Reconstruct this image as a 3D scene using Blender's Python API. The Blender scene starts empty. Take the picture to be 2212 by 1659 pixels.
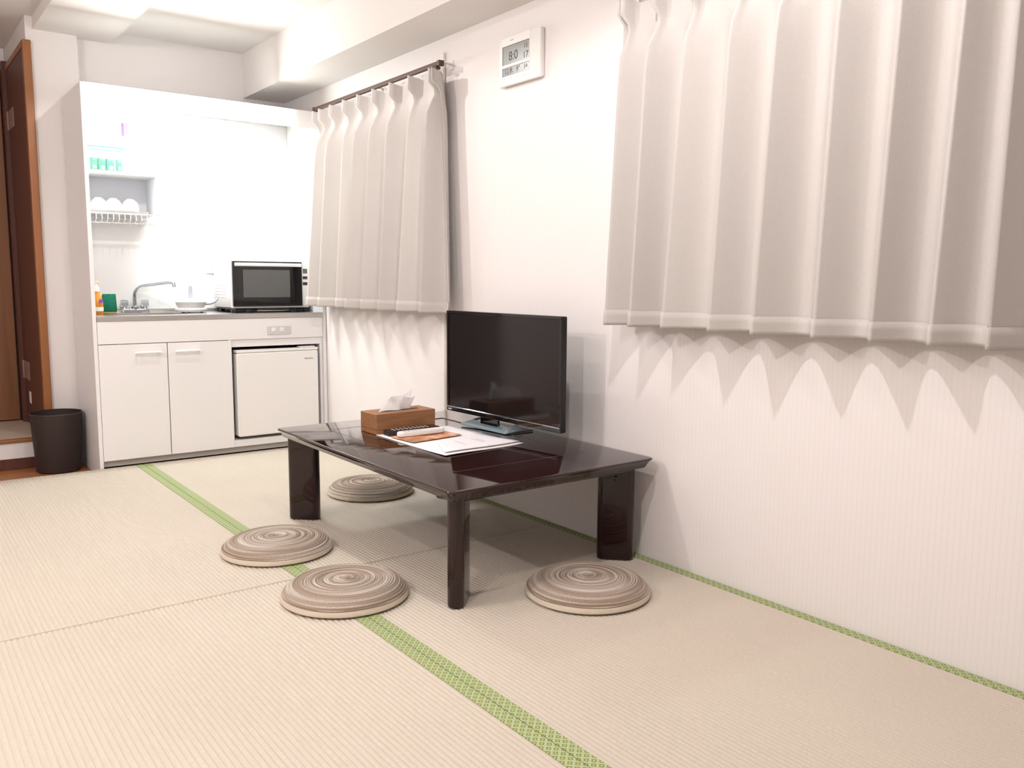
import bpy, bmesh, math, random
from mathutils import Vector, Matrix
random.seed(7)
C = bpy.context.scene.collection
S = bpy.context.scene
R = math.radians
PI = math.pi

# ------------------------------------------------------------------ camera
FPX, YAW, PITCH, ROLL = 1841.96, R(36.9515), R(6.9298), R(0.3455)
cam_d = bpy.data.cameras.new('camera'); cam = bpy.data.objects.new('camera', cam_d); C.objects.link(cam)
cam_d.sensor_width = 36.0; cam_d.lens = FPX/2212*36.0; cam_d.clip_start = 0.02; cam_d.clip_end = 60
F = Vector((math.sin(YAW)*math.cos(PITCH), math.cos(YAW)*math.cos(PITCH), -math.sin(PITCH)))
RT = Vector((math.cos(YAW), -math.sin(YAW), 0)); UP = RT.cross(F)
r_ = math.cos(ROLL)*RT+math.sin(ROLL)*UP; u_ = -math.sin(ROLL)*RT+math.cos(ROLL)*UP
m = Matrix((r_, u_, -F)).transposed().to_4x4(); m.translation = Vector((-2.2137, 0, 1.0))
cam.matrix_world = m
S.camera = cam

# ------------------------------------------------------------------ world, lights, exposure
w = bpy.data.worlds.new('world'); S.world = w; w.use_nodes = True
w.node_tree.nodes['Background'].inputs[0].default_value = (1, .93, .88, 1)
w.node_tree.nodes['Background'].inputs[1].default_value = 0.25
S.view_settings.view_transform = 'Standard'; S.view_settings.look = 'None'
S.view_settings.gamma = 1.0; S.view_settings.use_curve_mapping = False
S.view_settings.exposure = 0.34
S.cycles.caustics_reflective = False; S.cycles.caustics_refractive = False

def point(name, loc, power, col, rad=.02):
    l = bpy.data.lights.new(name, 'POINT'); l.energy = power; l.color = col; l.shadow_soft_size = rad
    o = bpy.data.objects.new(name, l); C.objects.link(o); o.location = loc; return o
WARM = (1, .945, .935)
KCOL = (.92, 1, .98)
def shaded(name, loc, power, col, rad, cone=161):          # bulb in a shade that is open downwards
    l = bpy.data.lights.new(name, 'SPOT'); l.energy = power; l.color = col; l.shadow_soft_size = rad
    l.spot_size = R(cone); l.spot_blend = .16
    o = bpy.data.objects.new(name, l); C.objects.link(o); o.location = loc; return o
shaded('ceiling_lamp', (-1.07, 1.43, 2.27), 40, WARM, .022)
shaded('ceiling_lamp', (-1.03, 3.93, 2.25), 24, WARM, .022)
point('ceiling_bulb', (-1.50, 2.45, 2.24), 8, WARM, .022)
point('pendant_bulb', (-2.10, 1.25, 1.80), 27, WARM, .022)
point('left_fill_light', (-3.30, 2.70, 2.10), 54, WARM, .03)  # unseen fill light added to brighten the left-facing surfaces
# kitchen tube under the top of the kitchen unit
kl = bpy.data.lights.new('kitchen_tube_light', 'AREA'); kl.shape = 'RECTANGLE'; kl.size = .62; kl.size_y = .05
kl.energy = 15; kl.color = KCOL
ko = bpy.data.objects.new('kitchen_tube_light', kl); C.objects.link(ko); ko.location = (-.78, 4.895, 1.90)
ko.rotation_euler = (R(8), 0, 0)

# ------------------------------------------------------------------ helpers
def mat(name, col, rough=.6, metal=0, coat=0, spec=.5, bump=None, var=None, trans=0, em=None, ior=1.45, alpha=1):
    """bump = (kind, scale, strength); var = (scale, amount, color2)"""
    M = bpy.data.materials.new(name); M.use_nodes = True
    N = M.node_tree; b = N.nodes['Principled BSDF']
    b.inputs['Base Color'].default_value = (*col, 1); b.inputs['Roughness'].default_value = rough
    b.inputs['Metallic'].default_value = metal; b.inputs['Coat Weight'].default_value = coat
    b.inputs['Coat Roughness'].default_value = .04
    b.inputs['Specular IOR Level'].default_value = spec; b.inputs['IOR'].default_value = ior
    b.inputs['Transmission Weight'].default_value = trans
    if em: b.inputs['Emission Color'].default_value = (*em[0], 1); b.inputs['Emission Strength'].default_value = em[1]
    tc = N.nodes.new('ShaderNodeTexCoord')
    if var:
        n = N.nodes.new('ShaderNodeTexNoise'); n.inputs['Scale'].default_value = 1; n.inputs['Detail'].default_value = 4
        mp = N.nodes.new('ShaderNodeMapping'); sc = var[0]
        mp.inputs['Scale'].default_value = sc if isinstance(sc, tuple) else (sc, sc, sc)
        N.links.new(tc.outputs['Object'], mp.inputs[0]); N.links.new(mp.outputs[0], n.inputs['Vector'])
        mx = N.nodes.new('ShaderNodeMix'); mx.data_type = 'RGBA'
        mx.inputs[6].default_value = (*col, 1); mx.inputs[7].default_value = (*var[2], 1)
        mr = N.nodes.new('ShaderNodeMapRange'); mr.inputs[1].default_value = .35; mr.inputs[2].default_value = .65
        mr.inputs[4].default_value = var[1]
        N.links.new(n.outputs[0], mr.inputs[0]); N.links.new(mr.outputs[0], mx.inputs[0]); N.links.new(mx.outputs[2], b.inputs['Base Color'])
    if bump:
        n = N.nodes.new('ShaderNodeTexNoise'); mp = N.nodes.new('ShaderNodeMapping'); sc = bump[1]
        mp.inputs['Scale'].default_value = sc if isinstance(sc, tuple) else (sc, sc, sc)
        n.inputs['Scale'].default_value = 1; n.inputs['Detail'].default_value = 3
        N.links.new(tc.outputs['Object'], mp.inputs[0]); N.links.new(mp.outputs[0], n.inputs['Vector'])
        bp = N.nodes.new('ShaderNodeBump'); bp.inputs['Strength'].default_value = bump[2]; bp.inputs['Distance'].default_value = .002
        N.links.new(n.outputs[0], bp.inputs['Height']); N.links.new(bp.outputs[0], b.inputs['Normal'])
    return M

def nodes(M): return M.node_tree, M.node_tree.nodes['Principled BSDF']

def obj(name, bm, m=None, parent=None, smooth=False, loc=None):
    me = bpy.data.meshes.new(name)
    if isinstance(bm, bmesh.types.BMesh):
        bmesh.ops.recalc_face_normals(bm, faces=bm.faces[:]); bm.to_mesh(me); bm.free()
    else:
        me.from_pydata(bm[0], [], bm[1])
    o = bpy.data.objects.new(name, me); C.objects.link(o)
    if m: me.materials.append(m)
    if smooth:
        for p in me.polygons: p.use_smooth = True
        if smooth != 'all':
            me.set_sharp_from_angle(angle=R(40))
    if parent: o.parent = parent
    if loc: o.location = loc
    return o

def thing(name, label, cat, loc=(0, 0, 0), rz=0, group=None):
    o = bpy.data.objects.new(name, None); C.objects.link(o); o.empty_display_size = .05
    o.location = loc; o.rotation_euler = (0, 0, rz); o['label'] = label; o['category'] = cat
    if group: o['group'] = group
    return o
def tag(o, label, cat, group=None):
    o['label'] = label; o['category'] = cat
    if group: o['group'] = group
    return o
def struct(o): o['kind'] = 'structure'; return o

def box(bm, x0, x1, y0, y1, z0, z1, bev=0, seg=2):
    r = bmesh.ops.create_cube(bm, size=1)
    vs = r['verts']
    for v in vs:
        v.co = Vector((x0+(v.co.x+.5)*(x1-x0), y0+(v.co.y+.5)*(y1-y0), z0+(v.co.z+.5)*(z1-z0)))
    if bev:
        es = list({e for v in vs for e in v.link_edges})
        bmesh.ops.bevel(bm, geom=es, offset=bev, segments=seg, affect='EDGES', profile=.5)
    return bm
def B(x0, x1, y0, y1, z0, z1, bev=0, seg=2): return box(bmesh.new(), x0, x1, y0, y1, z0, z1, bev, seg)

def lathe(prof, n=48, bm=None, cx=0, cy=0):
    bm = bm or bmesh.new(); rings = []
    for (r, z) in prof:
        if r < 1e-6: rings.append([bm.verts.new((cx, cy, z))])
        else: rings.append([bm.verts.new((cx+r*math.cos(2*PI*i/n), cy+r*math.sin(2*PI*i/n), z)) for i in range(n)])
    for a, b in zip(rings, rings[1:]):
        if len(a) == 1 and len(b) == 1: continue
        for i in range(n):
            j = (i+1) % n
            if len(a) == 1: bm.faces.new((a[0], b[j], b[i]))
            elif len(b) == 1: bm.faces.new((a[i], a[j], b[0]))
            else: bm.faces.new((a[i], a[j], b[j], b[i]))
    return bm

def tube(pts, rad, n=12, bm=None, cap=True):
    bm = bm or bmesh.new(); pts = [Vector(p) for p in pts]; rings = []
    rr = rad if isinstance(rad, (list, tuple)) else [rad]*len(pts)
    up = Vector((0, 0, 1)); prev = None
    for i, p in enumerate(pts):
        d = (pts[min(i+1, len(pts)-1)]-pts[max(i-1, 0)]).normalized()
        if prev is None:
            a = d.cross(up)
            if a.length < .1: a = d.cross(Vector((1, 0, 0)))
        else: a = prev-d*prev.dot(d)
        a.normalize(); prev = a; b = d.cross(a)
        rings.append([bm.verts.new(p+rr[i]*(a*math.cos(2*PI*k/n)+b*math.sin(2*PI*k/n))) for k in range(n)])
    for a, b in zip(rings, rings[1:]):
        for k in range(n): bm.faces.new((a[k], a[(k+1) % n], b[(k+1) % n], b[k]))
    if cap: bm.faces.new(rings[0][::-1]); bm.faces.new(rings[-1])
    return bm

def rrect(x0, x1, y0, y1, r, n=6):
    out = []
    for cx, cy, a0 in ((x1-r, y1-r, 0), (x0+r, y1-r, 90), (x0+r, y0+r, 180), (x1-r, y0+r, 270)):
        for k in range(n+1):
            a = R(a0+90*k/n); out.append((cx+r*math.cos(a), cy+r*math.sin(a)))
    return out
def loft(loops, bm=None, cap0=True, cap1=True):
    bm = bm or bmesh.new(); L = [[bm.verts.new(p) for p in lp] for lp in loops]
    for a, b in zip(L, L[1:]):
        n = len(a)
        for i in range(n): bm.faces.new((a[i], a[(i+1) % n], b[(i+1) % n], b[i]))
    if cap0: bm.faces.new(L[0][::-1])
    if cap1: bm.faces.new(L[-1])
    return bm

def text(name, s, size, m, parent, M4, depth=.0004, align='CENTER', shear=0, font=None):
    cu = bpy.data.curves.new(name, 'FONT'); cu.body = s; cu.size = size; cu.align_x = align; cu.align_y = 'CENTER'
    cu.extrude = depth; cu.shear = shear; cu.resolution_u = 3
    t = bpy.data.objects.new(name+'_c', cu); C.objects.link(t)
    bpy.context.view_layer.update()
    me = bpy.data.meshes.new_from_object(t.evaluated_get(bpy.context.evaluated_depsgraph_get()))
    bpy.data.objects.remove(t); bpy.data.curves.remove(cu)
    me.transform(M4); me.materials.clear(); me.materials.append(m); me.name = name
    o = bpy.data.objects.new(name, me); C.objects.link(o); o.parent = parent
    return o
# text facing -y (front of kitchen): x right, z up
def face_y(x, y, z): return Matrix.Translation((x, y, z)) @ Matrix.Rotation(R(90), 4, 'X')
# text facing -x (on the right wall): text right runs towards -y
def face_x(x, y, z): return Matrix.Translation((x, y, z)) @ Matrix.Rotation(R(-90), 4, 'Z') @ Matrix.Rotation(R(90), 4, 'X')

# ------------------------------------------------------------------ materials
def wallpaper(name, col, axis, pitch=.0162, dark=.9):
    M = mat(name, col, .85, spec=.2)
    N, b = nodes(M)
    g = N.nodes.new('ShaderNodeNewGeometry'); sp = N.nodes.new('ShaderNodeSeparateXYZ'); N.links.new(g.outputs['Position'], sp.inputs[0])
    def mth(op, a, v=None, v2=None):
        n = N.nodes.new('ShaderNodeMath'); n.operation = op
        if isinstance(a, (int, float)): n.inputs[0].default_value = a
        else: N.links.new(a, n.inputs[0])
        if v is not None:
            if isinstance(v, (int, float)): n.inputs[1].default_value = v
            else: N.links.new(v, n.inputs[1])
        return n.outputs[0]
    f = mth('FRACT', mth('MULTIPLY', sp.outputs[axis], 1/pitch))
    d = mth('ABSOLUTE', mth('SUBTRACT', f, .5))
    mr = N.nodes.new('ShaderNodeMapRange'); mr.inputs[1].default_value = .06; mr.inputs[2].default_value = .12
    mr.inputs[3].default_value = dark; mr.inputs[4].default_value = 1
    N.links.new(d, mr.inputs[0])
    n = N.nodes.new('ShaderNodeTexNoise'); n.inputs['Scale'].default_value = 180; N.links.new(g.outputs['Position'], n.inputs['Vector'])
    n2 = N.nodes.new('ShaderNodeMapRange'); n2.inputs[3].default_value = .97; n2.inputs[4].default_value = 1.03; N.links.new(n.outputs[0], n2.inputs[0])
    t = mth('MULTIPLY', mr.outputs[0], n2.outputs[0])
    vm = N.nodes.new('ShaderNodeVectorMath'); vm.operation = 'SCALE'; vm.inputs[0].default_value = col; N.links.new(t, vm.inputs['Scale'])
    N.links.new(vm.outputs[0], b.inputs['Base Color'])
    bp = N.nodes.new('ShaderNodeBump'); bp.inputs['Strength'].default_value = .15; bp.inputs['Distance'].default_value = .001
    N.links.new(n.outputs[0], bp.inputs['Height']); N.links.new(bp.outputs[0], b.inputs['Normal'])
    return M
WALLC = (.81, .765, .75)
m_wall = wallpaper('wallpaper_pinstripe', WALLC, 1, .0162, .965)
m_wall2 = mat('wallpaper_plain', WALLC, .85, spec=.2, bump=('n', 220, .25))
m_ceil = mat('ceiling_paper', (.81, .765, .74), .9, spec=.15, bump=('n', 160, .2))
m_white = mat('white_melamine', (.82, .80, .795), .35, spec=.4)
m_whiteg = mat('white_plastic', (.84, .82, .80), .3)
m_grey = mat('grey_toe_kick', (.60, .56, .52), .6)
m_dark = mat('recess_shade', (.03, .015, .01), .8)  # near-black stands in for shade inside the fridge bay and tissue slot
m_steel = mat('brushed_steel', (.68, .66, .64), .28, metal=1, bump=('n', (3, 400, 400), .2))
m_chrome = mat('chrome', (.42, .44, .48), .08, metal=1)
m_lacq = mat('dark_lacquer', (.022, .006, .006), .06, spec=.3, coat=.55, var=((2, 30, 30), .6, (.014, .004, .004)))
m_lacq.node_tree.nodes['Principled BSDF'].inputs['Coat Roughness'].default_value = .015
m_lacq_line = mat('lacquer_groove', (.10, .045, .035), .3)
m_black = mat('black_plastic', (.012, .011, .012), .35)
m_glossblack = mat('gloss_black_screen', (.006, .005, .006), .06, coat=.4)
m_screen = mat('tv_screen', (.008, .006, .007), .09, spec=.55)
m_curtain = mat('beige_curtain', (.585, .55, .525), .9, spec=.15, bump=('n', (500, 500, 900), .25), var=((160, 160, 500), .5, (.525, .49, .465)))
m_brown = mat('brown_rail', (.085, .04, .025), .4)
m_wood_door = mat('brown_door', (.27, .115, .05), .45, var=((18, 18, 1.2), .8, (.20, .08, .034)))
m_wood_dark = mat('dark_brown_frame', (.12, .042, .027), .5, var=((25, 25, 1.5), .7, (.085, .03, .02)))
m_wood_edge = mat('frame_edge', (.33, .13, .045), .4, var=((25, 25, 2), .6, (.25, .09, .03)))
m_floorw = mat('wood_floor', (.38, .15, .045), .35, var=((2, 30, 30), .8, (.26, .09, .025)))
m_land = mat('landing_floor', (.55, .45, .36), .5)
m_boxw = mat('tissue_box_wood', (.36, .17, .075), .5, var=((6, 90, 60), .8, (.25, .105, .04)))
m_tissue = mat('tissue_paper', (.86, .83, .85), .9, spec=.1)
_N, _b = nodes(m_tissue); _t = _N.nodes.new('ShaderNodeBsdfTranslucent'); _t.inputs[0].default_value = (.9, .87, .88, 1); _m = _N.nodes.new('ShaderNodeMixShader'); _m.inputs[0].default_value = .6
_N.links.new(_b.outputs[0], _m.inputs[1]); _N.links.new(_t.outputs[0], _m.inputs[2]); _N.links.new(_m.outputs[0], _N.nodes['Material Output'].inputs[0])
m_paper = mat('paper', (.86, .83, .84), .7, spec=.2)
m_paper2 = mat('booklet_paper', (.80, .77, .80), .7, spec=.2)
m_ink = mat('grey_ink', (.32, .28, .32), .8)
m_bin = mat('black_bin', (.028, .016, .014), .55, bump=('n', 300, .2))
m_gapd = mat('seam_dark', (.42, .30, .15), .9)
m_seam = mat('seam_straw', (.50, .34, .13), .9)
m_conduit = mat('conduit_plastic', (.80, .77, .72), .4)
m_greybl = mat('blue_grey_gloss', (.25, .33, .37), .12, coat=.5)
m_green = mat('green_film', (.004, .16, .07), .35)
m_sponge = mat('yellow_sponge', (.80, .62, .25), .9, bump=('n', 300, .8))
m_scour = mat('green_scourer', (.005, .16, .09), .95, bump=('n', 400, .8), var=(90, .8, (.003, .09, .06)))
m_orange = mat('orange_soap', (.60, .22, .015), .25)
m_clear = mat('clear_acrylic', (.95, .97, 1), .05, trans=1, ior=1.4)
m_lcd = mat('lcd_grey', (.27, .28, .27), .25)
m_lcdink = mat('lcd_ink', (.05, .035, .03), .5)

# tatami
def tatami_mat():
    M = mat('tatami_rush', (.76, .64, .455), .75, spec=.2)
    N, b = nodes(M)
    g = N.nodes.new('ShaderNodeNewGeometry')
    mp = N.nodes.new('ShaderNodeMapping'); mp.inputs['Scale'].default_value = (60, 420, 1); N.links.new(g.outputs['Position'], mp.inputs[0])
    n = N.nodes.new('ShaderNodeTexNoise'); n.inputs['Scale'].default_value = 1; n.inputs['Detail'].default_value = 2; N.links.new(mp.outputs[0], n.inputs['Vector'])
    n3 = N.nodes.new('ShaderNodeTexNoise'); n3.inputs['Scale'].default_value = 1.1; N.links.new(g.outputs['Position'], n3.inputs['Vector'])
    ad = N.nodes.new('ShaderNodeMath'); ad.operation = 'MULTIPLY_ADD'; ad.inputs[1].default_value = 1.6; N.links.new(n.outputs[0], ad.inputs[0]); N.links.new(n3.outputs[0], ad.inputs[2])
    mr = N.nodes.new('ShaderNodeMapRange'); mr.inputs[1].default_value = .9; mr.inputs[2].default_value = 1.7
    N.links.new(ad.outputs[0], mr.inputs[0])
    mx = N.nodes.new('ShaderNodeMix'); mx.data_type = 'RGBA'; mx.inputs[6].default_value = (.515, .455, .38, 1); mx.inputs[7].default_value = (.595, .535, .455, 1)
    N.links.new(mr.outputs[0], mx.inputs[0]); N.links.new(mx.outputs[2], b.inputs['Base Color'])
    bp = N.nodes.new('ShaderNodeBump'); bp.inputs['Strength'].default_value = .35; bp.inputs['Distance'].default_value = .001
    N.links.new(n.outputs[0], bp.inputs['Height']); N.links.new(bp.outputs[0], b.inputs['Normal'])
    return M
m_tat = tatami_mat()

def heri_mat(name, base, dark):
    """green border cloth: diagonal lattice of light bands with darker squares holding a light dot"""
    M = mat(name, base, .8, spec=.2)
    N, b = nodes(M)
    g = N.nodes.new('ShaderNodeNewGeometry'); sp = N.nodes.new('ShaderNodeSeparateXYZ'); N.links.new(g.outputs['Position'], sp.inputs[0])
    def mth(op, a, v=None):
        n = N.nodes.new('ShaderNodeMath'); n.operation = op
        for i, q in enumerate((a, v)):
            if q is None: continue
            if isinstance(q, (int, float)): n.inputs[i].default_value = q
            else: N.links.new(q, n.inputs[i])
        return n.outputs[0]
    P = 1/.0165
    a = mth('FRACT', mth('MULTIPLY', mth('ADD', sp.outputs[0], sp.outputs[1]), P*.707))
    c = mth('FRACT', mth('MULTIPLY', mth('SUBTRACT', sp.outputs[0], sp.outputs[1]), P*.707))
    da = mth('ABSOLUTE', mth('SUBTRACT', a, .5)); dc = mth('ABSOLUTE', mth('SUBTRACT', c, .5))
    mxd = mth('MAXIMUM', da, dc)                       # 0 at cell centre .. .5 at lattice
    ring = mth('MULTIPLY', mth('LESS_THAN', mxd, .31), mth('GREATER_THAN', mxd, .16))
    mx = N.nodes.new('ShaderNodeMix'); mx.data_type = 'RGBA'; mx.inputs[6].default_value = (*base, 1); mx.inputs[7].default_value = (*dark, 1)
    N.links.new(ring, mx.inputs[0]); N.links.new(mx.outputs[2], b.inputs['Base Color'])
    return M
m_heri = heri_mat('green_border_cloth', (.39, .455, .265), (.20, .215, .03))

# ------------------------------------------------------------------ room shell
XL, YF = -4.6, -1.6      # left and front limits of the room
ZC, ZB, XA = 2.376, 2.113, -.267
YK, YB = 4.82, 5.38      # kitchen unit front, wall behind it
YN = 5.318               # back of the kitchen unit
struct(obj('wall_right', B(0, .12, YF, YB+.1, -.12, ZC+.1), m_wall))
bm = B(-1.21, 0, YB, YB+.1, -.12, ZC+.1)
struct(obj('wall_back', bm, m_wall2))
COL = -1.455             # corner of the column / corridor
bm = B(COL, -1.205, 5.32, YB+.1, -.06, ZC+.1)
struct(obj('wall_column', bm, m_wall2))
bm = bmesh.new(); box(bm, XL, -2.42, 5.32, 5.42, -.06, ZC+.1)
struct(obj('wall_back_left', bm, m_wall2))
struct(obj('wall_left', B(XL-.12, XL, YF, 5.42, -.12, ZC+.1), m_wall2))
struct(obj('wall_front', B(XL-.12, .12, YF-.12, YF, -.12, ZC+.1), m_wall2))
struct(obj('ceiling', B(XL-.12, .12, YF-.12, 6.4, ZC, ZC+.1), m_ceil))
struct(obj('trim_1', B(XA, 0, YF, YB, ZB, ZC), m_ceil))                    # beam along the right wall
struct(obj('trim_2', B(-1.42, -1.023, YF, YB, 2.312, ZC), m_ceil))         # shallow beam left of it
# floor: base slab with tatami mats and wooden boards as its pieces
fl = struct(obj('floor', B(XL-.12, .12, YF-.12, 5.42, -.12, -.052), m_gapd))
MW, ML, HW, GAP = 1.085, 2.17, .0352, .0026
def make_mat(x0, x1, y0, y1):
    hx0, hx1 = x0+.0011, x1-.0011
    rib = .01447; k0 = hx0
    nr = max(1, round((hx1-hx0-2*HW)/rib)); st = (hx1-hx0-2*HW)/nr
    prof = []
    for i in range(nr):
        for q, h in ((0, -.0028), (.3, -.0004), (.5, 0), (.7, -.0004)):
            prof.append((hx0+HW+(i+q)*st, h))
    prof.append((hx1-HW, -.0022))
    bm = bmesh.new(); ys = (y0+GAP, y0+GAP+.002, y1-GAP-.002, y1-GAP); zz = (-.004, -.0005, -.0005, -.004)
    prof = [(hx0+.001, -.003)]+prof+[(hx1-.001, -.003)]
    rows = [[bm.verts.new((x, y, h+dz)) for x, h in prof] for y, dz in zip(ys, (-.004, 0, 0, -.004))]
    for a, b_ in zip(rows, rows[1:]):
        for i in range(len(a)-1): bm.faces.new((a[i], a[i+1], b_[i+1], b_[i]))
    for a, c in ((y0+GAP-.0006, y0+GAP+.003), (y1-GAP-.003, y1-GAP+.0006)):      # straight folded end of the matting
        box(bm, hx0+HW, hx1-HW, a, c, -.0065, -.0001, .0007, 1)
    # body below
    box(bm, hx0+.001, hx1-.001, y0+GAP, y1-GAP, -.052, -.0062)
    o = obj('tatami_mat', bm, m_tat, fl)
    for (a, c) in ((hx0, hx0+HW), (hx1-HW, hx1)):
        obj('border_cloth', B(a, c, y0+GAP-.0004, y1-GAP+.0004, -.05, .0006, .0008, 1), m_heri, o)
    return o
YS = 2.648
for y_ in (YS, YS-ML):
    obj('seam_filler', B(XL, 0, y_-.0016, y_+.0016, -.05, -.0022), m_seam, fl)
for x1 in (0, -MW, -2*MW, -3*MW):
    x0 = max(x1-MW, XL)
    for y0, y1 in ((YS, YS+ML), (YS-ML, YS), (YF, YS-ML)):
        make_mat(x0, x1-(.002 if x1 == 0 else 0), y0, y1)
m_fb = m_floorw
for i in range(4):
    y0 = 4.822+i*.1245
    obj('floor_board', B(XL, -1.3, y0+.001, y0+.1235, -.056, -.05, .001, 1), m_floorw, fl)

# ------------------------------------------------------------------ corridor with step and brown door (left edge)
st = struct(obj('floor_landing', B(-2.42, COL, 5.345, 6.2, -.05, .106), m_land))
obj('step_baseboard', B(-2.42, COL, 5.325, 5.345, -.05, .009), m_wood_dark, st)
obj('step_riser', B(-2.42, COL, 5.33, 5.347, .009, .098), m_white, st)
obj('step_nosing', B(-2.42, COL, 5.318, 5.36, .098, .116, .004), m_wood_edge, st)
struct(obj('wall_corridor_right', B(COL+.002, COL+.1, 5.345, 6.3, -.05, ZC), m_wall2))
struct(obj('wall_corridor_left', B(-2.52, -2.42, 5.42, 6.3, -.05, ZC), m_wall2))
struct(obj('wall_corridor_end', B(-2.52, COL, 6.16, 6.26, -.05, ZC), m_wall2))
d1 = struct(obj('door_1', B(-2.28, -1.497, 6.10, 6.135, .113, 2.238, .003), m_wood_door))
obj('door_frame', B(-1.49, -1.462, 6.02, 6.15, .107, 2.275), m_wood_dark, d1)
fr = struct(obj('trim_3', B(COL-.014, COL+.002, 5.34, 6.08, .107, 2.245), m_wood_dark))   # brown side lining
obj('lining_edge', B(COL-.018, COL+.022, 5.300, 5.342, .02, 2.25, .004), m_wood_edge, fr)
obj('lining_head', B(COL-.019, COL+.002, 5.34, 6.09, 2.218, 2.252, .003), m_wood_edge, fr)
m_hinge = mat('hinge_metal', (.30, .19, .15), .5)
for z0 in (.385, 1.87):
    obj('hinge', B(COL-.018, COL-.013, 5.80, 5.98, z0, z0+.11, .002), m_hinge, fr)
    obj('hinge_knuckle', tube([(COL-.02, 6.0, z0), (COL-.02, 6.0, z0+.11)], .006, 8), m_hinge, fr)
stk = obj('sticker', B(COL-.0155, COL-.0135, 5.80, 5.87, .245, .315), m_paper, fr)
stk['label'] = 'small white paper sticker low on the brown lining'

# ------------------------------------------------------------------ right wall fittings
cb = tag(obj('cable_cover', B(-.014, 0, 3.468, 3.496, .37, 2.044, .004), m_conduit), 'slim vertical white plastic cable cover running down the wall beside the smaller curtain', 'cable cover')

# clock
ck = thing('wall_clock', 'white rectangular digital wall clock with grey display high on the right wall', 'clock', (0, 2.874, 1.9))
W2, H2 = .14, .0965
bm = loft([[(-.001-d, y, z) for y, z in rrect(-W2+i, W2-i, -H2+i, H2-i, .006)] for d, i in ((0, .006), (.014, 0), (.024, .002), (.026, .006))])
obj('case', bm, m_whiteg, ck, smooth=True)
obj('face_plate', B(-.0285, -.024, -.073, .114, -.079, .096, .001, 1), mat('clock_face', (.86, .84, .83), .06, coat=.6), ck)
# display windows (y runs leftwards in the picture, so text is laid towards -y)
obj('upper_display', B(-.0292, -.0284, -.070, .108, -.012, .062), m_lcd, ck)
obj('lower_display', B(-.0292, -.0284, -.070, .108, -.058, -.024), m_lcd, ck)
for z0, z1 in ((-.012, .062), (-.058, -.024)):
    obj('display_edge', B(-.0294, -.0284, .106, .110, z0, z1), m_black, ck)
    obj('display_edge', B(-.0294, -.0284, -.070, .108, z1-.002, z1), m_lcdink, ck)
X = -.0296
text('time_digits', '8:0', .052, m_lcdink, ck, face_x(X, .035, .016), .0001)
text('seconds_digits', '17', .036, m_lcdink, ck, face_x(X, -.048, .004), .0001)
text('date_digits', '15', .026, m_lcdink, ck, face_x(X, -.048, .040), .0001)
text('calendar_digits', '12\u6728', .030, m_lcdink, ck, face_x(X, .066, -.041), .0001)
text('temperature_digits', '9\u00b0', .030, m_lcdink, ck, face_x(X, .002, -.041), .0001)
text('humidity_digits', '54', .024, m_lcdink, ck, face_x(X, -.048, -.040), .0001)
obj('button_strip', B(-.0292, -.0282, -.070, .112, -.074, -.063, .0004, 1), m_whiteg, ck)
for y in (.095, .07, .045, .005, -.035):
    obj('button_mark', B(-.0296, -.029, y-.003, y+.003, -.070, -.067), m_ink, ck)
obj('maker_mark', B(-.0289, -.0284, .035, .055, .079, .082), m_ink, ck)
ck.rotation_euler = (0, R(0), 0)

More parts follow.
